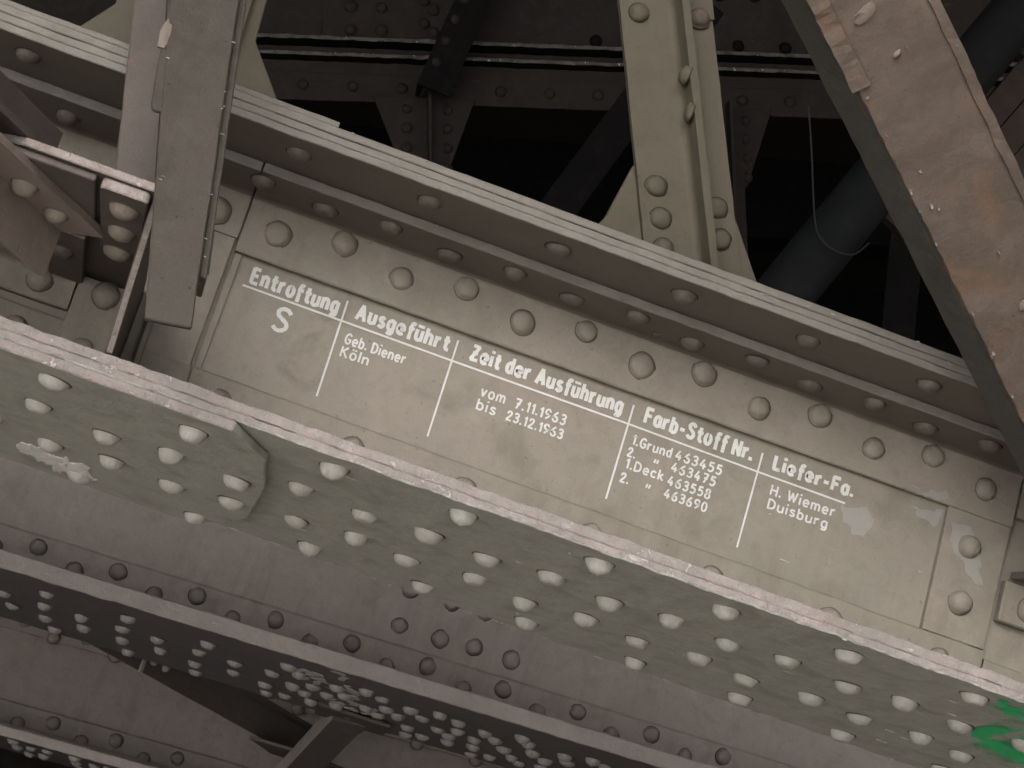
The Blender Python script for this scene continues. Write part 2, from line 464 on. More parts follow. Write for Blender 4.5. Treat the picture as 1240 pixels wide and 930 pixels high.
# bottom angle leg on the web (top edge rounded)
BS = -.012                                       # the bottom flange falls a little to the right
profb = [(2.3205, .508), (2.218, .508), (2.218, .519)] + arc(2.298, .531, .012, -90, 0, 4) + arc(2.315, .573, .005, 180, 90, 3) + [(2.3205, .578)]
bang = mk('bottom_angle', extrude_x(profb, -.0195, 1.027, amp=.0008, slope=BS, seed=4), ['web'], chord, smooth=.6)
bang_l = mk('bottom_angle', extrude_x(profb, XA, -.0225, amp=.0008, slope=BS, seed=5), ['web'], chord, smooth=.6)
profb2 = [(y, z if z < .56 else z - .01) for y, z in profb]
mk('bottom_angle', extrude_x(profb2, 1.030, XB, amp=.0008, slope=BS, seed=6), ['web'], chord, smooth=.6)

# bottom flange plates
fl = []
for (y0, y1, z0, z1, sd_) in ((2.112, 2.738, .4955, .5075, 21), (2.108, 2.742, .4845, .4952, 27)):
    bm = extrude_x(rect_prof(y0, y1, z0, z1, .0007 if sd_ == 21 else .0022), XA, XB, step=.008, amp=.0017, slope=BS, matidx=RECT_EDGE, seed=sd_)
    fl.append(mk('flange_plate', bm, ['under', 'edge', 'chipped' if sd_ == 27 else 'edge'], chord, smooth=.5))
bot = fl[1]
# splice plate under the left end, cut corner
sp_pts = [(-1.3, 2.106), (.044, 2.106), (.092, 2.20), (.108, 2.34), (.110, 2.56), (.084, 2.66), (.03, 2.738), (-1.3, 2.738)]
bm = xy_plate(sp_pts, .4725, .0117, bev=.0016, amp=.0016, seg=.02)
for f in bm.faces:
    c_ = f.calc_center_median()
    f.material_index = 1 if (c_.y < 2.112 and abs(f.normal.z) < .8) else 0
for v in bm.verts: v.co.z += BS * v.co.x
splice = mk('splice_plate', bm, ['under', 'edge'], chord)

# rivets on the web legs
for k in range(-1, 8):
    x = .022 + k * P
    if x > -.01 and x < 1.03: rivet(tang, (x, 2.310, .767), 'front', 'web')
for k in range(-1, 6):
    x = .022 + (k + .5) * P
    if x > -.01: rivet(tang, (x, 2.310, .7855), 'front', 'web')
rivet(tang_l, (-.057, 2.308, .769), 'front', 'web', .016, .012)
# rivets on the outstanding leg (two staggered rows) and on the cover plate
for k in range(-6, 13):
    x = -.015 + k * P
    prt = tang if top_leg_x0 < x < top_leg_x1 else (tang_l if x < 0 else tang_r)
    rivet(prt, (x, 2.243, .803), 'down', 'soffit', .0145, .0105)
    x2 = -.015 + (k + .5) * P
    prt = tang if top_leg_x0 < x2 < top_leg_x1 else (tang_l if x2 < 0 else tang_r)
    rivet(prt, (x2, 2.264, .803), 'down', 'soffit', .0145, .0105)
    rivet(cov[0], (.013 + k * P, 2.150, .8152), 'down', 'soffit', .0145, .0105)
# bottom angle rivets, half hidden by the flange edge
for x in (-.228, -.163):
    rivet(bang_l, (x, 2.310, .546 + BS * x), 'front', 'web')
for x in (.022, .189, .333, .499, .660, .820, .97):
    rivet(bang, (x, 2.310, .546 + BS * x), 'front', 'web')
# underside rivets: five rows
for k in range(-5, 10):
    x = k * P * 1.0
    drift = 0
    spots = [(.003 + x, 2.165), (-.013 + x, 2.318), (.003 + x, 2.520), (.073 + x, 2.345), (.084 + x, 2.488), (.046 + x, 2.668)]
    for (a, b) in spots:
        a += rng.uniform(-.004, .004); b += rng.uniform(-.006, .006)
        on_sp = a < .09
        zz = (.4725 if on_sp else .4845) + BS * a
        if a > 1.25 or a < -.6: continue
        rivet(splice if on_sp else bot, (a, b, zz), 'down', 'uriv', .0166, .0132)

# strips either side of the lettering panel
lp = mk('stiffener_plate', xz_plate([(-.104, .512), (-.0235, .512), (-.0235, .8025), (-.104, .8025)], 2.3115, .009, amp=.0008, seg=.02), ['web'], chord)
mk('edge_strip', xz_plate([(-.0195, .5785), (-.0105, .5785), (-.0095, .730), (-.0185, .730)], 2.3172, .0035, bev=.0006, amp=.0006, seg=.015), ['web'], chord)
rp = mk('stiffener_plate', xz_plate([(.9405, .566), (1.0265, .566), (1.0265, .7298), (.9385, .7298)], 2.3108, .0098, bev=.0006, amp=.0005, seg=.02), ['web'], chord)
rivet(rp, (.977, 2.3108, .687), 'front', 'web', .0155, .0115)
rivet(rp, (.982, 2.3108, .614), 'front', 'web', .0160, .0115)
# clip beyond the right-hand joint
rc = mk('clip_plate', xz_plate([(1.034, .607), (1.30, .607), (1.30, .662), (1.034, .662)], 2.305, .0155, bev=.002), ['web'], chord)
rivet(rc, (1.072, 2.305, .632), 'front', 'web', .0155)
gp = mk('gusset_plate', xy_plate([(1.035, 2.302), (1.075, 2.18), (1.3, 2.0), (1.5, 2.0), (1.5, 2.302)], .662, .010), ['post_rear', 'edge'], chord)

# left bracket: fin, its angle on the web, horizontal gusset plate with clips
bm = prism([(1.945, .637), (2.118, .512), (2.3205, .512), (2.3205, .637)], (-.112, 0, 0), (0, 1, 0), (0, 0, 1), (1, 0, 0), .0085, bev=.0012)
for f in bm.faces:
    f.material_index = 1 if abs(f.normal.x) < .5 else 0
fin = mk('bracket_fin', bm, ['post_rear', 'edge'], chord)
# angle between fin and web: leg on the web with a big fillet into the fin
bm = bmesh.new()
pl = [(-.178, 2.3115), (-.178, 2.300), (-.176, 2.298)] + [(-.138 + .026 * math.sin(a), 2.298 - .026 * (1 - math.cos(a))) for a in [0, .4, .8, 1.2, 1.57]] + [(-.1121, 2.20), (-.1121, 2.3115)]
bm = sweep([(x, y) for x, y in pl], (0, 0, .514), (0, 0, .634), (1, 0, 0), (0, 1, 0), step=.02, amp=.0006)
fa = mk('fin_angle', bm, ['web'], chord, smooth=.6)
rivet(fa, (-.142, 2.298, .620), 'front', 'web', .016, .012)
rivet(fa, (-.148, 2.298, .548), 'front', 'web', .015, .011)
mk('fin_angle', xz_plate([(-.0865, .514), (-.0795, .514), (-.0815, .640), (-.0885, .640)], 2.285, .026), ['web'], chord)
# horizontal gusset plate
bm = xy_plate([(-.95, 2.3205), (-.246, 1.924), (-.1045, 1.924), (-.1045, 2.3205)], .6375, .009, bev=.0014, amp=.0006, seg=.03)
for f in bm.faces:
    f.material_index = 1 if (f.normal.y < -.4) else 0
hg = mk('gusset_plate', bm, ['post_rear', 'edge'], chord)
bm = xy_plate([(-.80, 2.19), (-.262, 1.932), (-.170, 1.932), (-.167, 2.058), (-.171, 2.064), (-.192, 2.067), (-.203, 2.078), (-.210, 2.118), (-.5, 2.30)], .6295, .0078, bev=.0012)
hg2 = mk('gusset_plate', bm, ['post_rear'], chord)
bm = xy_plate([(-.164, 1.934), (-.160, 1.930), (-.1185, 1.930), (-.1135, 1.934), (-.1135, 2.150), (-.150, 2.150), (-.157, 2.142)], .6255, .0118, bev=.0016)
for f in bm.faces: f.material_index = 1 if (f.normal.y < -.4) else 0
hc = mk('clip_angle', bm, ['post_rear', 'edge'], chord)
for (x, y) in ((-.137, 1.975), (-.136, 2.052), (-.138, 2.128)):
    rivet(hc, (x, y, .6255), 'down', 'web', .0145, .0115)
bm = xy_plate([(-.215, 2.118), (-.174, 2.118), (-.174, 2.3), (-.215, 2.3)], .6235, .0135, bev=.0015)
for f in bm.faces: f.material_index = 1 if (f.normal.y < -.4) else 0
hc2 = mk('clip_angle', bm, ['post_rear', 'tan'], chord)
rivet(hc2, (-.200, 2.190, .6235), 'down', 'post_rear', .0145, .0115)
prof3 = [(2.3205, .591), (2.3205, .6370), (2.218, .6370), (2.218, .6275)] + arc(2.296, .6155, .012, 90, 0, 4) + [(2.308, .593), (2.3095, .591)]
wl_ = mk('clip_angle', extrude_x(prof3, -1.2, -.181, amp=.0006, seed=8), ['web'], chord, smooth=.6)
for x in (-.222, -.34, -.46): rivet(wl_, (x, 2.308, .616), 'front', 'web')
# thin dark strip painting a shadow gap on the web beside the post
mk('shadow_gap_strip', xz_plate([(-.050, .682), (-.039, .690), (-.054, .760), (-.066, .757)], 2.3108, .0006, bev=0), ['rust_dark'], chord)

# ------------------------------------------------------------------ white lettering
S, L_ = 's', 'l'
dots = [(L_, [(.10, .92), (.10, 1.02)]), (L_, [(.32, .92), (.32, 1.02)])]
_u = [(S, [(0, .66), (0, .18), (.06, .04), (.18, 0), (.32, .06), (.40, .2)]), (L_, [(.40, .66), (.40, 0)])]
_o = [(S, [(.22, .66), (.07, .58), (0, .33), (.07, .08), (.22, 0), (.37, .08), (.44, .33), (.37, .58), (.22, .66)])]
_arch = lambda x: (S, [(x, .44), (x + .08, .6), (x + .22, .66), (x + .36, .58), (x + .40, .42), (x + .40, .2), (x + .40, 0)])
_bowl = [(S, [(.40, .54), (.30, .65), (.18, .66), (.04, .54), (0, .33), (.04, .11), (.18, 0), (.31, .03), (.40, .14)])]
GL = {
 'E': (.46, [(L_, [(.44, .98), (0, .98), (0, .02), (.46, .02)]), (L_, [(.05, .52), (.38, .52)])]),
 'n': (.40, [(L_, [(0, .66), (0, 0)]), _arch(0)]),
 't': (.28, [(L_, [(.15, .92), (.15, .14), (.22, .03), (.36, .03)]), (L_, [(0, .62), (.34, .62)])]),
 'r': (.28, [(L_, [(0, .66), (0, 0)]), (S, [(.02, .40), (.08, .55), (.18, .63), (.29, .63)])]),
 'o': (.44, _o), 'ö': (.44, _o + dots),
 'ſ': (.26, [(S, [(.30, .93), (.20, .97), (.12, .90), (.10, .76), (.10, .3), (.10, -.18)]), (L_, [(-.02, .62), (.30, .62)])]),
 'u': (.40, _u), 'ü': (.40, _u + dots),
 'g': (.40, _bowl + [(S, [(.40, .66), (.40, .3), (.40, -.04), (.34, -.2), (.2, -.25), (.04, -.2)])]),
 'A': (.56, [(L_, [(0, 0), (.28, 1), (.56, 0)]), (L_, [(.13, .32), (.43, .32)])]),
 's': (.34, [(S, [(.33, .58), (.18, .66), (.04, .57), (.06, .42), (.18, .34), (.32, .25), (.33, .10), (.18, 0), (0, .08)])]),
 'e': (.42, [(S, [(.04, .34), (.22, .34), (.42, .36), (.38, .56), (.22, .66), (.06, .57), (0, .33), (.07, .09), (.22, 0), (.40, .08)])]),
 'f': (.28, [(S, [(.38, .96), (.26, .99), (.17, .92), (.15, .76), (.15, .4), (.15, -.14)]), (L_, [(0, .62), (.34, .62)])]),
 'h': (.40, [(L_, [(0, 1), (0, 0)]), _arch(0)]),
 'Z': (.48, [(L_, [(.02, .98), (.46, .98), (.0, .02), (.48, .02)]), (L_, [(.10, .5), (.38, .5)])]),
 'i': (.0, [(L_, [(0, .66), (0, 0)]), (L_, [(0, .94), (0, 1.05)])]),
 'd': (.40, _bowl + [(L_, [(.40, 1), (.40, 0)])]),
 'a': (.40, _bowl + [(L_, [(.40, .66), (.40, 0)])]),
 'b': (.40, [(L_, [(0, 1), (0, 0)]), (S, [(0, .54), (.10, .65), (.22, .66), (.36, .54), (.40, .33), (.36, .11), (.22, 0), (.09, .03), (0, .14)])]),
 'F': (.42, [(L_, [(.44, .98), (0, .98), (0, 0)]), (L_, [(0, .50), (.36, .50)])]),
 '-': (.28, [(L_, [(0, .36), (.28, .36)])]),
 'S': (.46, [(S, [(.46, .86), (.34, .98), (.16, .98), (.04, .84), (.08, .66), (.24, .53), (.42, .38), (.44, .18), (.30, .02), (.12, .01), (0, .12)])]),
 'N': (.50, [(L_, [(0, 0), (0, 1), (.50, 0), (.50, 1)])]),
 'L': (.38, [(L_, [(0, 1), (0, .02), (.40, .02)])]),
 '.': (.02, [(L_, [(0, 0), (0, .13)])]),
 'G': (.50, [(S, [(.50, .84), (.38, .98), (.2, .97), (.04, .76), (0, .46), (.05, .18), (.22, .01), (.40, .05), (.50, .18), (.50, .44)]), (L_, [(.52, .44), (.28, .44)])]),
 'D': (.50, [(L_, [(0, 1), (0, 0)]), (S, [(0, .98), (.24, .96), (.44, .80), (.50, .5), (.44, .2), (.24, .04), (0, .02)])]),
 'K': (.46, [(L_, [(0, 1), (0, 0)]), (L_, [(.44, 1), (.03, .46)]), (L_, [(.12, .58), (.48, 0)])]),
 'k': (.38, [(L_, [(0, 1), (0, 0)]), (L_, [(.34, .66), (.03, .30)]), (L_, [(.10, .38), (.38, 0)])]),
 'l': (.0, [(L_, [(0, 1), (0, 0)])]),
 'm': (.66, [(L_, [(0, .66), (0, 0)]), (S, [(0, .44), (.06, .6), (.17, .66), (.29, .58), (.33, .42), (.33, .2), (.33, 0)]), (S, [(.33, .44), (.39, .6), (.50, .66), (.62, .58), (.66, .42), (.66, .2), (.66, 0)])]),
 'v': (.40, [(L_, [(0, .66), (.20, 0), (.40, .66)])]),
 'c': (.38, [(S, [(.38, .56), (.24, .66), (.08, .58), (0, .33), (.08, .08), (.24, 0), (.38, .10)])]),
 'H': (.48, [(L_, [(0, 1), (0, 0)]), (L_, [(.48, 1), (.48, 0)]), (L_, [(0, .5), (.48, .5)])]),
 'W': (.76, [(L_, [(0, 1), (.19, 0), (.38, .86), (.57, 0), (.76, 1)])]),
 '1': (.16, [(L_, [(0, .76), (.16, 1), (.16, 0)])]),
 '2': (.42, [(S, [(.02, .74), (.08, .93), (.22, 1), (.37, .92), (.39, .72), (.28, .48), (.12, .24), (.0, .03)]), (L_, [(0, .02), (.44, .02)])]),
 '3': (.40, [(S, [(.02, .88), (.18, 1), (.36, .90), (.36, .68), (.20, .54), (.12, .54)]), (S, [(.14, .54), (.34, .46), (.40, .26), (.32, .06), (.16, 0), (0, .10)])]),
 '4': (.46, [(L_, [(.26, 1), (0, .30), (.46, .30)]), (L_, [(.32, .56), (.32, 0)])]),
 '5': (.40, [(L_, [(.38, .98), (.07, .98), (.04, .56)]), (S, [(.04, .56), (.20, .62), (.36, .52), (.40, .30), (.32, .08), (.16, 0), (0, .08)])]),
 '6': (.42, [(S, [(.34, 1), (.16, .80), (.03, .50), (.01, .26), (.08, .06), (.22, 0), (.36, .07), (.41, .27), (.35, .46), (.22, .53), (.09, .46), (.02, .32)])]),
 '7': (.42, [(L_, [(0, .98), (.42, .98), (.14, 0)]), (L_, [(.10, .50), (.38, .50)])]),
 '8': (.42, [(S, [(.21, 1), (.06, .92), (.06, .66), (.21, .54), (.38, .42), (.42, .22), (.34, .04), (.21, 0), (.07, .04), (0, .22), (.05, .42), (.21, .54), (.36, .66), (.36, .92), (.21, 1)])]),
 '9': (.42, [(S, [(.41, .68), (.33, .54), (.20, .47), (.06, .54), (.01, .74), (.07, .93), (.21, 1), (.35, .94), (.41, .76), (.40, .50), (.28, .22), (.10, 0)])]),
 '0': (.42, [(S, [(.21, 1), (.06, .88), (0, .5), (.06, .12), (.21, 0), (.36, .12), (.42, .5), (.36, .88), (.21, 1)])]),
 '"': (.20, [(L_, [(.02, .25), (.06, .62)]), (L_, [(.18, .25), (.22, .62)])]),
}

def smooth_pts(pts, n=5):
    out = []
    closed = pts[0] == pts[-1]
    k = len(pts)
    for i in range(k - 1):
        p0 = pts[i - 1] if i > 0 else (pts[-2] if closed else pts[0])
        p1, p2 = pts[i], pts[i + 1]
        p3 = pts[i + 2] if i + 2 < k else (pts[1] if closed else pts[-1])
        for s in range(n):
            t = s / n
            out.append(tuple(.5 * (2 * p1[a] + (p2[a] - p0[a]) * t + (2 * p0[a] - 5 * p1[a] + 4 * p2[a] - p3[a]) * t * t + (3 * p1[a] - p0[a] - 3 * p2[a] + p3[a]) * t ** 3) for a in (0, 1)))
    out.append(pts[-1])
    return out

LAYER = [0]
def ribbon(bm, pts, w, y):
    """flat brush stroke in the web plane, mitred, slightly uneven in width"""
    rr = rng
    if len(pts) == 2:                                   # brush strokes get a few stations
        (a, b), (c, d) = pts
        n = max(2, int(math.hypot(c - a, d - b) / .006))
        pts = [(a + (c - a) * i / n, b + (d - b) * i / n) for i in range(n + 1)]
    N = len(pts)
    vl = []
    for i in range(N):
        p = pts[i]
        a = pts[max(0, i - 1)]; c = pts[min(N - 1, i + 1)]
        t1 = Vector((p[0] - a[0], p[1] - a[1])); t2 = Vector((c[0] - p[0], c[1] - p[1]))
        if t1.length < 1e-9: t1 = t2.copy()
        if t2.length < 1e-9: t2 = t1.copy()
        t1.normalize(); t2.normalize()
        t = (t1 + t2)
        if t.length < 1e-6: t = t1.copy()
        t.normalize()
        nn = Vector((-t.y, t.x))
        cs = max(.78, nn.dot(Vector((-t1.y, t1.x))))
        hw = w * .5 * (1 + rr.uniform(-.09, .09)) / cs
        ex = Vector((0, 0))
        if i == 0: ex = -t * w * (.10 + .15 * rr.random())
        if i == N - 1: ex = t * w * (.10 + .15 * rr.random())
        q = Vector(p) + ex
        j = rr.uniform(-.02, .02) * w
        vl.append((bm.verts.new((q.x + nn.x * hw + j, y, q.y + nn.y * hw)), bm.verts.new((q.x - nn.x * hw + j, y, q.y - nn.y * hw))))
    for i in range(N - 1):
        try: bm.faces.new((vl[i][0], vl[i][1], vl[i + 1][1], vl[i + 1][0]))
        except ValueError: pass

PANEL_Y = 2.321
def lettering(name, text, x0, x1, zb, cap, w, gap=.20, space=.34, slant=0.0, rise=0.0):
    adv, x = [], 0.0
    for i, ch in enumerate(text):
        if ch == ' ': x += space; adv.append(None); continue
        adv.append(x)
        x += GL[ch][0] + gap + (w / cap) * .55
    total = x - gap - (w / cap) * .55
    kx = (x1 - x0) / total
    bm = bmesh.new()
    si = 0
    for i, ch in enumerate(text):
        if ch == ' ': continue
        dz = rng.uniform(-.02, .02) * cap
        for typ, pts in GL[ch][1]:
            q = smooth_pts(pts) if typ == S else list(pts)
            W_ = [(x0 + kx * (adv[i] + a) + slant * b * cap, zb + dz + b * cap + rise * (x0 + kx * adv[i] - x0)) for a, b in q]
            for W in ([W_] if typ == S else [[W_[k], W_[k + 1]] for k in range(len(W_) - 1)]):
                ribbon(bm, W, w, PANEL_Y - .0005 - .00010 * (si % 6))
                si += 1
    return mk(name, bm, 'white', web)

HW, SW = .0046, .0024
lettering('painted_heading', 'Entroſtung', .0105, .1195, .7015, .0190, HW)
lettering('painted_heading', 'Ausgeführt', .1455, .2625, .7035, .0185, HW)
lettering('painted_heading', 'Zeit der Ausführung', .2945, .4940, .7030, .0185, HW)
lettering('painted_heading', 'Farb-Stoff Nr.', .5275, .6715, .7020, .0185, HW)
lettering('painted_heading', 'Liefer-Fa.', .7040, .8120, .7010, .0170, HW)
lettering('painted_entry', 'S', .0530, .0690, .6560, .0280, .0052)
lettering('painted_entry', 'Geb. Diener', .1415, .2180, .6690, .0125, SW)
lettering('painted_entry', 'Köln', .1415, .1755, .6520, .0125, SW)
lettering('painted_entry', 'vom', .3200, .3500, .6640, .0130, SW)
lettering('painted_entry', '7.11.1963', .3650, .4305, .6635, .0122, SW)
lettering('painted_entry', 'bis', .3200, .3430, .6460, .0128, SW)
lettering('painted_entry', '23.12.1963', .3590, .4320, .6455, .0115, SW)
lettering('painted_entry', '1.Grund', .5200, .5710, .6695, .0118, SW)
lettering('painted_entry', '463455', .5780, .6390, .6700, .0118, SW)
lettering('painted_entry', '2.', .5180, .5270, .6530, .0112, SW)
lettering('painted_entry', '"', .5530, .5575, .6540, .0112, SW)
lettering('painted_entry', '463475', .5770, .6350, .6535, .0115, SW)
lettering('painted_entry', '1.Deck', .5200, .5690, .6380, .0118, SW)
lettering('painted_entry', '463558', .5770, .6330, .6355, .0115, SW)
lettering('painted_entry', '2.', .5180, .5275, .6190, .0115, SW)
lettering('painted_entry', '"', .5515, .5560, .6200, .0112, SW)
lettering('painted_entry', '463690', .5770, .6330, .6185, .0112, SW)
lettering('painted_entry', 'H. Wiemer', .7085, .7955, .6680, .0125, SW)
lettering('painted_entry', 'Duisburg', .7095, .7895, .6500, .0122, SW)
bm = bmesh.new(); ribbon(bm, [(.003, .6950), (.27, .6932), (.506, .6925), (.69, .6900), (.806, .6893)], .0026, PANEL_Y - .0010); mk('painted_rule', bm, 'white', web)
for (xa, za, xb, zb_) in ((.1290, .7205, .1300, .5945), (.2733, .7200, .2728, .5930), (.5083, .7175, .5070, .5925), (.6850, .7150, .6840, .5890)):
    bm = bmesh.new(); ribbon(bm, [(xa, za), (xb, zb_)], .0024, PANEL_Y - .0013); mk('painted_rule', bm, 'white', web)

# bared patches, droppings, spray paint
for i, (pts, y) in enumerate((([(.800, .688), (.836, .695), (.848, .682), (.842, .655), (.826, .656), (.812, .668)], 2.321),
                              ([(.884, .7355), (.929, .745), (.938, .735), (.912, .732)], 2.310),
                              ([(.890, .714), (.936, .724), (.930, .701), (.912, .704)], 2.321),
                              ([(.946, .705), (.972, .712), (.985, .690), (.998, .664), (1.006, .640), (.992, .645), (.974, .664), (.950, .680)], 2.3108))):
    mk('bare_patch', outline_patch(pts, y, seed=i * 7.3, rough=.007, seg=.004), 'patch', chord)

bm = bmesh.new()
for i in range(26):
    a = rng.uniform(0, 1)
    c = Vector((-.195 + a * .085, 2.60 + a * .05 + rng.uniform(-.05, .05) * (1 - abs(2 * a - 1) * .6), 0))
    c.z = .4722 + BS * c.x
    blob_poly(bm, c, (1, 0, 0), (0, -1, 0), rng.uniform(.006, .02), rng.uniform(.015, .04), seed=i, lift=.0016 + .0003 * (i % 5))
mk('dropping_splash', bm, 'dropping', splice, kind='stuff')

# green spray: a hook of overlapping fine dots thinning outwards
def spray(path, wid, n, seed, parent, z_of):
    bm = bmesh.new(); rr = random.Random(seed)
    for i in range(n):
        t = rr.random() * (len(path) - 1); k = int(t); f = t - k
        c = Vector(path[k]).lerp(Vector(path[k + 1]), f)
        off = rr.gauss(0, .55) * wid
        c2 = Vector((c.x + off * .35 + rr.gauss(0, .2) * wid * .3, c.y + off * 1.6))
        r = rr.uniform(.0008, .0026) * (1.7 if abs(off) < wid * .45 else .55)
        ctr = Vector((c2.x, c2.y, z_of(c2.x) - .0003 - .000004 * (i % 150)))
        vs = [bm.verts.new(ctr + Vector((math.cos(a) * r * rr.uniform(.7, 1.2), math.sin(a) * r * 2 * rr.uniform(.7, 1.2), 0))) for a in (0, 1.05, 2.1, 3.14, 4.2, 5.24)]
        bm.faces.new(vs)
    return mk('spray_paint', bm, 'green', parent, kind='stuff')
spray([(1.24, 2.20), (1.10, 2.24), (1.055, 2.33), (1.10, 2.39), (1.18, 2.42), (1.28, 2.44)], .038, 7000, 3, bot, lambda x: .4845 + BS * x)
spray([(.99, 2.16), (1.05, 2.17), (1.2, 2.12)], .034, 500, 4, bot, lambda x: .4845 + BS * x)

def flakes(parent, line, n, rad, seed, nrm_u, nrm_v, mat='lime', spread=(.0, .0), kind='stuff', name='paint_flakes'):
    rr = random.Random(seed)
    bm = bmesh.new()
    A, B = Vector(line[0]), Vector(line[1])
    for i in range(n):
        c = A.lerp(B, rr.random()) + Vector(nrm_u) * rr.uniform(-1, 1) * spread[0] + Vector(nrm_v) * rr.uniform(-1, 1) * spread[1]
        r = rad * rr.uniform(.4, 1.0) * (1.8 if rr.random() < .12 else 1)
        blob_poly(bm, c, nrm_u, nrm_v, r * rr.uniform(.8, 3.2), r * rr.uniform(.35, 1.0), k=9, seed=seed * 100 + i, lift=.0009)
    return mk(name, bm, mat, parent, kind=kind)
flakes(cov[2], ((-.4, 2.1045, .834), (1.0, 2.1045, .834)), 11, .0014, 31, (1, 0, 0), (0, 0, 1), spread=(0, .010))
flakes(fl[1], ((-.4, 2.1065, .4855 - BS * .4), (1.15, 2.1065, .4855 + BS * 1.15)), 12, .0013, 32, (1, 0, 0), (0, 0, 1), spread=(0, .002))
flakes(bot, ((-.3, 2.741, .484 + BS * -.3), (1.2, 2.741, .484 + BS * 1.2)), 30, .003, 34, (1, 0, 0), (0, -1, 0), spread=(0, .006))
flakes(bot, ((.15, 2.42, .4843 + BS * .15), (1.1, 2.42, .4843 + BS * 1.1)), 26, .0022, 37, (1, 0, 0), (0, -1, 0), mat='uriv', spread=(0, .27))
flakes(web, ((0, 2.3205, .65), (.95, 2.3205, .65)), 12, .0014, 35, (1, 0, 0), (0, 0, 1), spread=(0, .06))

# ------------------------------------------------------------------ second and third arch chords behind
def back_chord(label, D, y0, y1, zb, t, slope, ztop, rows, wr_pitch, name='arch_chord', x0=-1.6, x1=2.6, pm='g2'):
    c = root(name, label, 'girder', (0.4, (y0 + y1) / 2, zb))
    h = ztop - zb
    wp = mk('web_plate', extrude_x(rect_prof(D + .011, D + .023, zb + t, ztop), x0, x1, step=.5, slope=slope), [pm], c)
    pf = [(D + .0108, zb + t), (D - .09, zb + t), (D - .09, zb + t + .012)] + arc(D - .012, zb + t + .024, .012, -90, 0, 3) + [(D, zb + t + .070), (D + .004, zb + t + .075), (D + .0108, zb + t + .075)]
    ba = mk('bottom_angle', extrude_x(pf, x0, x1, step=.03, amp=.001, slope=slope, seed=D), [pm], c, smooth=.6)
    pf = [(D + .0108, ztop - .088), (D + .0108, ztop), (D - .09, ztop), (D - .09, ztop - .012), (D - .012, ztop - .012), (D, ztop - .024), (D, ztop - .088)]
    ta = mk('top_angle', extrude_x(pf, x0, x1, step=.05, amp=.001, slope=slope, seed=D), [pm], c, smooth=.6)
    mk('cover_plate', extrude_x(rect_prof(y0, y1, ztop + .0003, ztop + .024), x0, x1, step=.1, slope=slope), ['g2'], c)
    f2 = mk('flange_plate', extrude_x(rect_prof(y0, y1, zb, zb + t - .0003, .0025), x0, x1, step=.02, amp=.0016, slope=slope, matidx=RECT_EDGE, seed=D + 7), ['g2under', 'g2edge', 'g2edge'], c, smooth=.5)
    f1 = f2
    return c, ba, ta, f1, f2, wp

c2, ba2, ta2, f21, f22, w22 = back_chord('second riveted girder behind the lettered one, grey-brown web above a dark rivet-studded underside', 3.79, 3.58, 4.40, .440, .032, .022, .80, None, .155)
for k in range(-3, 12):
    x = -.19 + k * .1545
    rivet(ba2, (x, 3.79, .440 + .032 + .050 + .022 * x), 'front', 'g2riv', .0155, .012)
    x += .077
    rivet(ba2, (x, 3.79, .440 + .032 + .028 + .022 * x), 'front', 'g2riv', .0155, .012)
for (x, z) in ((.506, .67), (.592, .669), (.507, .594), (.592, .595), (.659, .601), (.739, .600), (.66, .672)):
    rivet(w22, (x, 3.801, z), 'front', 'g2riv', .0165, .012)
for k in range(-3, 9):
    x = k * .1545
    for (a, b) in ((.015 + x, 3.745), (.003 + x, 3.915), (.010 + x, 4.14), (.084 + x, 3.945), (.090 + x, 4.10), (.034 + x, 4.31)):
        a += rng.uniform(-.006, .006); b += rng.uniform(-.02, .02)
        if -.5 < a < 1.35: rivet(f22, (a, b, .440 + .022 * a), 'down', 'g2uriv', .0155, .0125)
    if .25 < x < 1.0:                                # denser rivets at the splice
        for (a, b) in ((.047 + x, 3.80), (.05 + x, 4.02), (.12 + x, 3.83), (.125 + x, 4.0), (.12 + x, 4.2), (.06 + x, 4.24)):
            rivet(f22, (a + rng.uniform(-.008, .008), b, .440 + .022 * a), 'down', 'g2uriv', .0155, .0125)
# flaked lime streaks around the splice
bm = bmesh.new()
rr = random.Random(5)
for i in range(48):
    u_ = rr.random()
    c = Vector((.36 + u_ * .17 + rr.gauss(0, .03), 3.72 + u_ * .42 + rr.gauss(0, .08), 0)); c.z = .4394 + .022 * c.x
    if not (3.6 < c.y < 4.38): continue
    blob_poly(bm, c, (1, 0, 0), (0, -1, 0), rr.uniform(.004, .018), rr.uniform(.008, .035), seed=i + 900, lift=.0008)
mk('lime_streaks', bm, 'lime', f22, kind='stuff')
flakes(f21, ((-.4, 3.5785, .456 - .009), (1.1, 3.5785, .456 + .024)), 12, .0018, 36, (1, 0, 0), (0, 0, 1), spread=(0, .013))

c3, ba3, ta3, f31, f32, w32 = back_chord('third riveted girder farthest back, plain brown web low at the left corner', 5.30, 5.09, 5.8, .236, .026, .035, .60, None, .16, pm='g3')
for k in range(-3, 9):
    x = -.076 + k * .166
    rivet(ba3, (x, 5.30, .236 + .026 + .047 + .03 * x), 'front', 'g2riv', .0165, .012)
    rivet(ba3, (x + .083, 5.30, .236 + .026 + .026 + .03 * x), 'front', 'g2riv', .0165, .012)
    rivet(ta3, (x + .01, 5.30, .540 + .03 * x), 'front', 'g2riv', .0165, .012)
    rivet(ta3, (x + .093, 5.30, .522 + .03 * x), 'front', 'g2riv', .0165, .012)
for k in range(-3, 3):
    for (a, b) in ((.0, 5.17), (.05, 5.28), (.1, 5.22), (.02, 5.4), (.09, 5.5), (.04, 5.62)):
        rivet(f32, (a + k * .16 + rng.uniform(-.01, .01), b, .236 + .035 * (a + k * .16)), 'down', 'g2uriv', .0165, .0125)

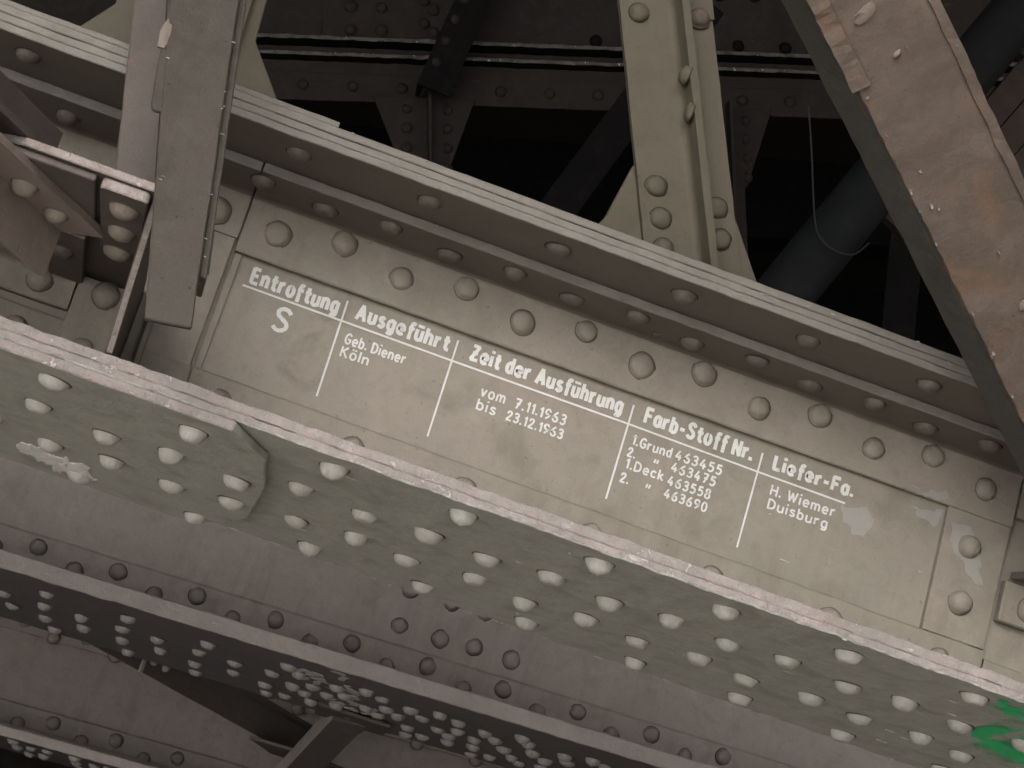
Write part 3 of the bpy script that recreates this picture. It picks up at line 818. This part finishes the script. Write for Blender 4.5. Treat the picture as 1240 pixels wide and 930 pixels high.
# ------------------------------------------------------------------ wind bracing between the second and third chords
def angle_bar(parent, name, A, B, side, out, w1, w2, t, mats, step=.05, amp=.0008, matidx=None):
    """L section: leg 1 along side (width w1), leg 2 along out (width w2), heel at the axis"""
    pr = [(0, 0), (w1, 0), (w1, t), (t, t), (t, w2), (0, w2)]
    return mk(name, sweep(pr, A, B, side, out, step, amp, matidx), mats, parent)

br = root('bracing_bar', 'dark brown angle bar running slantwise from the second girder to the third', 'bracing', (.0, 4.3, .42))
A = Vector((-.085, 4.42, .528)); B = Vector((.565, 5.09, .468))
d1 = (B - A).normalized(); n1 = Vector((-d1.y, d1.x, 0)).normalized()
leg = angle_bar(br, 'angle_leg', A, B, -n1, (0, 0, -1), .050, .080, .009, ['brace_dark'])
for t in (.255, .30):
    q = A + d1 * t + n1 * .0 - n1 * .0095
    rivet(leg, (q.x, q.y, q.z - .045), (-n1).to_track_quat('Z', 'Y').to_matrix().to_4x4(), 'g2uriv', .012, .011)
q = A + d1 * .215 - n1 * .012
mk('batten_strip', sweep([(0, 0), (.009, 0), (.009, .006), (0, .006)], q + Vector((0, 0, -.085)), q + Vector((0, 0, .002)), d1, -n1, .1), ['g2edge'], br)
mk('end_plate', xy_plate([(.38, 4.84), (.50, 4.80), (.66, 4.92), (.66, 5.085), (.46, 5.085)], .385, .008), ['brace_dark', 'g2edge'], br)
br2 = root('bracing_bar', 'short dark angle bar crossing under the slanting bar at the bottom edge', 'bracing', (.5, 4.3, .41))
A = Vector((.490, 4.27, .430)); B = Vector((.470, 5.08, .275))
angle_bar(br2, 'angle_leg', A, B, (1, 0, .1), (0, .3, 1), .075, .05, .009, ['brace_dark', 'g2edge'], matidx=[0, 0, 0, 0, 0, 1])
mk('end_plate', xy_plate([(.44, 4.16), (.60, 4.16), (.62, 4.36), (.46, 4.36)], .4395, .0075), ['brace_dark'], br2)

# ------------------------------------------------------------------ left hanging post (front bar and rear bar)
def bar_xz(parent, name, quad, y, t, mats, amp=.0008, seg=.02, bev=.0015):
    return mk(name, xz_plate(quad, y, t, bev, amp, seg), mats, parent)
k192 = 1.905 / 2.07
def ext(p, q, f):      # extend q beyond p
    return (p[0] + (q[0] - p[0]) * f, p[1] + (q[1] - p[1]) * f)
lpst = root('hanging_post', 'grey-green steel post with cut-off foot hanging in front of the lettered girder', 'post', (-.06, 1.9, .5))
bl, br_, tl, tr = [(a * k192, b * k192) for a, b in ((-.083, .549), (-.033, .556), (-.177, .902), (-.106, .932))]
tl2, tr2 = ext(bl, tl, 4.0), ext(br_, tr, 4.0)
w_ = tr[0] - tl[0]
fb = bar_xz(lpst, 'front_bar', [bl, br_, tr2, tl2], 1.905, .010, ['post'])
# returning leg of the angle on its right side
mk('side_leg', prism([(0, 0), (.07, 0), (.07, 1.0), (0, 1.0)], (br_[0] - .011, 1.9152, br_[1] + .055), (0, 1, 0), Vector((tr[0] - br_[0], 0, tr[1] - br_[1])).normalized(), (1, 0, 0), .0085), ['post'], lpst)
k22 = 2.02 / 2.2
rl = [(a * k22, b * k22) for a, b in ((-.168, .700), (-.118, .700), (-.190, .958), (-.226, .943))]
q = [rl[0], rl[1], ext(rl[1], rl[2], 4), ext(rl[0], rl[3], 4)]
bar_xz(lpst, 'rear_bar', q, 2.02, .010, ['post_rear'])
ov = bar_xz(lpst, 'lap_plate', [(-.1545, .779), (-.1435, .717), (-.1395, .7125), (-.120, .715), (-.135, .785)], 1.9065, .006, ['post'])
bm = bmesh.new()
blob_poly(bm, (-.1545, 1.9075, .795), (1, 0, 0), (0, 0, 1), .007, .016, k=10, seed=4, lift=.004, irregular=.18)
mk('filler_lump', bm, 'tan', lpst)
flakes(lpst, ((bl[0] + .002, 1.9035, bl[1] + .03), (tl[0] + .002, 1.9035, tl[1])), 4, .0007, 41, (1, 0, 0), (0, 0, 1), spread=(.002, .004))
flakes(lpst, ((br_[0] - .001, 1.9035, br_[1] + .02), (tr[0] - .001, 1.9035, tr[1])), 9, .0010, 42, (1, 0, 0), (0, 0, 1), spread=(.002, .004))

# gusset plates standing on the chord's top flange
lgs = root('gusset_plate', 'grey trapezoid gusset plate on the top flange behind the hanging post', 'gusset plate', (-.12, 2.34, .85))
mk('plate', xz_plate([(-.33, .8525), (.005, .8525), (-.034, .945), (-.083, 1.008), (-.13, 1.6), (-.34, 1.6), (-.26, .99), (-.30, .93)], 2.34, .010), ['mid'], lgs)
mk('lap_plate', xz_plate([(-.20, .93), (-.098, .945), (-.13, 1.6), (-.30, 1.6)], 2.332, .0075), ['mid'], lgs)

# middle post
mp_ = root('lattice_post', 'olive-beige riveted angle post rising from the top flange beside its gusset plate', 'post', (.48, 2.3, .845))
ax = Vector((.37, 0, -.929)).normalized(); sd2 = Vector((.929, 0, .37))
A0 = Vector((.455, 2.28, .91)) + ax * .12
B0 = A0 - ax * 1.6
wv = .078
ang = [(0, 0), (wv - .016, 0)] + [(wv - .016 + .010 * math.sin(a), -.010 * (1 - math.cos(a))) for a in (.4, .8, 1.2, 1.57)] + [(wv - .006, -.036), (wv + .004, -.036), (wv + .004, .009), (0, .009)]
an = mk('angle_leg', sweep(ang, A0, B0, sd2, (0, 1, 0), .03, .0006), ['mid'], mp_, smooth=.6)
fa2 = mk('flat_bar', sweep([(wv + .0045, .000), (wv + .046, .000), (wv + .046, .009), (wv + .0045, .009)], A0, B0, sd2, (0, 1, 0), .03, .0006), ['mid'], mp_)
a_ = A0 - ax * .0
mk('lap_plate', sweep([(wv + .0045, -.004), (wv + .047, -.004), (wv + .047, -.0003), (wv + .0045, -.0003)], Vector((.455, 2.28, .91)) - ax * .30, B0, sd2, (0, 1, 0), .03, .0006), ['mid'], mp_)
mk('gusset_plate', xz_plate([(.36, .8445), (.655, .8445), (.612, .917), (.547, 1.012), (.522, 1.018), (.43, 1.03), (.415, 1.008), (.400, .93)], 2.290, .010), ['mid'], mp_)
for (x, z) in ((.364, 1.207), (.449, .988), (.466, .949), (.481, .912)):
    rivet(an, (x, 2.28, z), 'front', 'mid', .0135, .0105)
for (x, z, m_, yy) in ((.4400, 1.229, 'rust', 2.276), (.532, .989, 'mid', 2.28), (.548, .950, 'mid', 2.28)):
    rivet(fa2, (x, yy, z), 'front', m_, .0145, .0105)
Lrot = Matrix.Rotation(math.radians(-90), 4, 'Y')
for s in (.165, .215):
    c = Vector((.455, 2.257, .91)) - ax * s + sd2 * (wv - .006)
    rivet(an, c, Lrot, 'mid', .0125, .010)

# ------------------------------------------------------------------ right rusty diagonal
rd = root('diagonal_strut', 'wide rust-stained brown steel diagonal with flaking edges crossing the right corner', 'strut', (.85, 1.98, .7))
ax = Vector((.445, .29, -.239)).normalized(); sd3 = Vector((.602, -.328, .731))
sd3 = (sd3 - ax * sd3.dot(ax)).normalized()
bk = sd3.cross(ax).normalized()
if bk.y < 0: bk = -bk
P0 = Vector((.444, 1.74, 1.005))
A0 = P0 - ax * .45; B0 = P0 + ax * .85
SW_ = .115
ff = mk('front_leg', sweep([(0, 0), (.003, -.0012), (.04, -.0018), (.08, -.0012), (SW_ - .003, -.0015), (SW_, 0), (SW_, .009), (0, .009)], A0, B0, sd3, bk, .010, .0022), ['rust'], rd, smooth=.5)
lg = Vector((-.44, .868, .237)).normalized()
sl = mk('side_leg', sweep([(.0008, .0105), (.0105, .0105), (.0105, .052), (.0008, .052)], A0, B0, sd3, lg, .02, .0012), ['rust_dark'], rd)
mk('lap_plate', sweep([(-.008, -.0050), (.012, -.0050), (.014, -.0020), (-.008, -.0020)], A0, P0 + ax * .11, sd3, bk, .008, .0022), ['rust'], rd)
mk('edge_lip', sweep([(SW_ - .010, -.0040), (SW_ + .001, -.0040), (SW_ + .001, -.0018), (SW_ - .010, -.0018)], A0, B0, sd3, bk, .010, .0016), ['rust'], rd)
frot = (-bk).to_track_quat('Z', 'Y').to_matrix().to_4x4()
bm = bmesh.new()
for (s_, w, ru, rv, sd_) in ((.042, .040, .0068, .0135, 1), (.100, .052, .003, .0055, 2), (.445, .060, .006, .0095, 3), (.478, .056, .006, .011, 4)):
    c = P0 + ax * s_ + sd3 * w - bk * .0022
    vv = (Vector((.25, 0, 1)) - bk * bk.dot(Vector((.25, 0, 1)))).normalized()
    blob_poly(bm, c, vv.cross(-bk), vv, ru, rv, k=14, seed=sd_ + 50, lift=.004, irregular=.13)
mk('filler_lumps', bm, 'tan', ff, smooth=1.2, kind='stuff')
bm = bmesh.new(); rr = random.Random(8)
for i in range(30):
    s_ = rr.uniform(-.05, .6); w = rr.choice((SW_ - .002, SW_ - .003, SW_ - .004, .002, rr.uniform(.01, .11)))
    c = P0 + ax * s_ + sd3 * (w + rr.uniform(-.003, .003)) - bk * .0040
    blob_poly(bm, c, sd3, ax, rr.uniform(.0008, .002), rr.uniform(.0012, .0036), k=7, seed=i + 300, lift=.001)
mk('paint_flakes', bm, 'lime', ff, kind='stuff')

# ------------------------------------------------------------------ lateral brace coming towards the viewer at the left edge
lb = root('lateral_brace', 'brown angle brace riveted under the gusset plate at the left edge', 'brace', (-.21, 2.08, .6))
d = Vector((.5, .866, 0)); nn = Vector((.866, -.5, 0))
E0 = Vector((-.206, 2.056, .6293)) - nn * .030 + d * .05
S0 = E0 - d * 1.6
low = angle_bar(lb, 'lower_angle', S0, E0, nn, (0, 0, -1), .062, .062, .008, ['brace'])
for t in (.05, .118):
    q = E0 - d * t + nn * .030
    rivet(low, (q.x, q.y, .6213), 'down', 'web', .0145, .012)
E1 = Vector((E0.x, E0.y, .6468)) - d * .06
angle_bar(lb, 'upper_angle', E1 - d * 1.5, E1, nn, (0, 0, 1), .062, .062, .008, ['post_rear'])

# ------------------------------------------------------------------ dark background steelwork (world frame, skewed 7 degrees)
BGF = Matrix.Translation((.647, 6.0, CAM_H)) @ Matrix.Rotation(math.radians(-7), 4, 'Z')
bb = root('cross_beam', 'riveted cross beam, shade painted into its dark colour, with two flaking bright edges', 'beam', (1, 0, 2.35), BGF)
def bx(parent, name, x0, x1, y0, y1, z0, z1, mats, step=.05, amp=.0015, edge=None):
    return mk(name, extrude_x(rect_prof(y0, y1, z0, z1, .002), x0, x1, step=step, amp=amp, matidx=RECT_EDGE if edge else None, seed=z0 * 9), mats, parent)
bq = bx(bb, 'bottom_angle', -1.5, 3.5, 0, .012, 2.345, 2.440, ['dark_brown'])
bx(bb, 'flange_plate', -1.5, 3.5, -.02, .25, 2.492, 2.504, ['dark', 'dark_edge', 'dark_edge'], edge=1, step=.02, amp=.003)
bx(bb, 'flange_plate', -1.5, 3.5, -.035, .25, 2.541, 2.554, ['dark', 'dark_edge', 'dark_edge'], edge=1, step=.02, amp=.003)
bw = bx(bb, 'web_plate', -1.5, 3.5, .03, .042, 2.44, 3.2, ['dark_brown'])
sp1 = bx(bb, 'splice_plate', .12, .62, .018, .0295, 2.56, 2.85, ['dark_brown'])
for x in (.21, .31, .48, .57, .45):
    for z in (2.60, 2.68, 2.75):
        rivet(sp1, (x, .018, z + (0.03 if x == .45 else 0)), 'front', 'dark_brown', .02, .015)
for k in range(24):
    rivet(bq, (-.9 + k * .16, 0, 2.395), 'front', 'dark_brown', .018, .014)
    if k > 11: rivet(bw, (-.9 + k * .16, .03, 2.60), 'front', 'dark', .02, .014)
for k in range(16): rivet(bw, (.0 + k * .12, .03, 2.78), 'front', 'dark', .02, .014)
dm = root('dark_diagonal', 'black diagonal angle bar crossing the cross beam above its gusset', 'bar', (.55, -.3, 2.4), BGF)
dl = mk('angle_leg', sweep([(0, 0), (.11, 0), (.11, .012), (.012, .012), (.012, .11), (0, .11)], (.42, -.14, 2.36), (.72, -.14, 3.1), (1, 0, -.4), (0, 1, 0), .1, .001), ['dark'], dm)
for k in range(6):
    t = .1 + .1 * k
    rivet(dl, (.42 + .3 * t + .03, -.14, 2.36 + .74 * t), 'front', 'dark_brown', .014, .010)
def bg_hanger(label, xc, w0, w1, ln, mat='dark_brown'):
    h = root('hanger_plate', label, 'hanger', (xc, 0, 2.15), BGF)
    pl_ = mk('gusset_plate', prism([(xc - w0, 2.362), (xc + w0, 2.362), (xc + w1, 2.362 - ln), (xc - w1 * .8, 2.362 - ln)], (0, -.014, 0), (1, 0, 0), (0, 0, 1), (0, 1, 0), .0125, .002), [mat], h)
    ag = mk('angle_leg', sweep([(0, 0), (.05, 0), (.05, -.01), (.01, -.01), (.01, -.06), (0, -.06)], (xc + .01, -.0145, 2.37), (xc + .03, -.0145, 1.0), (1, 0, 0), (0, 1, 0), .2, .001), [mat], h)
    for i in range(4):
        for sx in (-.055, .075):
            rivet(pl_, (xc + sx, -.014, 2.32 - i * .065), 'front', mat, .017, .013)
bg_hanger('dark trapezoid hanger plate under the cross beam, nearest the hanging post', .45, .165, .075, .27)
bg_hanger('dark reddish hanger plate under the cross beam, half hidden by the olive post', 1.43, .165, .075, .27)

def tube(pts, r, seg=16):
    bm = bmesh.new(); rings = []
    n = len(pts)
    for i, p in enumerate(pts):
        a = Vector(pts[max(0, i - 1)]); b = Vector(pts[min(n - 1, i + 1)])
        t = (b - a).normalized()
        u = t.cross(Vector((0.01, 1, 0.02))).normalized(); v = t.cross(u)
        rings.append([bm.verts.new(Vector(p) + (u * math.cos(2 * math.pi * k / seg) + v * math.sin(2 * math.pi * k / seg)) * r) for k in range(seg)])
    for i in range(n - 1):
        for k in range(seg):
            bm.faces.new((rings[i][k], rings[i][(k + 1) % seg], rings[i + 1][(k + 1) % seg], rings[i + 1][k]))
    bm.faces.new(rings[0][::-1]); bm.faces.new(rings[-1])
    return bm
I4 = Matrix.Identity(4)
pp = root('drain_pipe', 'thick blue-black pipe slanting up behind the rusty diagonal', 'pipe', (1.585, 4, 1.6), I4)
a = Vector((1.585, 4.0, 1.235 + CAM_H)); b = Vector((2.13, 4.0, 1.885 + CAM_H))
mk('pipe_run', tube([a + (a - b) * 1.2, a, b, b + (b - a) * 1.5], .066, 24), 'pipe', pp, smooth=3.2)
q = a.lerp(b, -.12); dd = (b - a).normalized()
mk('pipe_collar', tube([q - dd * .012, q + dd * .012], .069, 24), 'pipe', pp, smooth=.6)
rb = root('rear_beam', 'reddish brown rusty beam behind the pipe at the right edge', 'beam', (2.2, 4.2, 1.5 + CAM_H), I4)
dirb = Vector((.66, 0, .75)).normalized(); upb = Vector((-.75, 0, .66))
c0 = Vector((2.13, 4.25, 1.56 + CAM_H))
for i in range(3):
    mk('plank', sweep([(-.105 + i * .072, 0), (-.036 + i * .072, 0), (-.036 + i * .072, .03), (-.105 + i * .072, .03)], c0 - dirb * .20, c0 + dirb * 1.2, upb, (0, 1, 0), .06, .002), ['plank'], rb)
w1 = root('hanging_wire', 'thin grey wire hanging from the beam and looped under the pipe', 'wire', (1.6, 3.9, 1.2 + CAM_H), I4)
def W4(pts, n=6):
    P_ = [Vector(p) for p in pts]
    out = []
    for i in range(len(P_) - 1):
        p0, p1, p2, p3 = P_[max(0, i - 1)], P_[i], P_[i + 1], P_[min(len(P_) - 1, i + 2)]
        for k in range(n):
            t = k / n
            out.append(.5 * (2 * p1 + (p2 - p0) * t + (2 * p0 - 5 * p1 + 4 * p2 - p3) * t * t + (3 * p1 - p0 - 3 * p2 + p3) * t ** 3))
    return out + [P_[-1]]
mk('strand', tube(W4([(1.60, 3.93, 1.62 + CAM_H), (1.603, 3.93, 1.5 + CAM_H), (1.60, 3.92, 1.35 + CAM_H), (1.61, 3.91, 1.30 + CAM_H), (1.645, 3.91, 1.275 + CAM_H), (1.69, 3.92, 1.275 + CAM_H), (1.735, 3.94, 1.31 + CAM_H)]), .0022, 6), 'wire', w1)
w2 = root('hanging_wire', 'short slanting grey wire beside the rusty diagonal', 'wire', (1.68, 3.9, 1.5 + CAM_H), I4)
mk('strand', tube(W4([(1.665, 3.9, 1.72 + CAM_H), (1.69, 3.9, 1.6 + CAM_H), (1.725, 3.9, 1.48 + CAM_H)]), .0022, 6), 'wire', w2)
db = root('dark_bar', 'faint black bar slanting in the dark left of the olive post', 'bar', (1.3, 5, 1.5 + CAM_H), I4)
mk('flat_bar', sweep([(-.05, 0), (.05, 0), (.05, .012), (-.05, .012)], (1.05, 5.0, 1.35 + CAM_H), (1.75, 5.0, 2.35 + CAM_H), (.8, 0, -.6), (0, 1, 0), .2), ['dark'], db)
db2 = root('dark_bar', 'faint black upright bar in the dark left of the rusty diagonal', 'bar', (2.25, 5, 1.3 + CAM_H), I4)
mk('flat_bar', sweep([(-.05, 0), (.05, 0), (.05, .012), (-.05, .012)], (2.20, 5.0, .9 + CAM_H), (2.36, 5.0, 1.95 + CAM_H), (1, 0, -.1), (0, 1, 0), .2), ['dark'], db2)
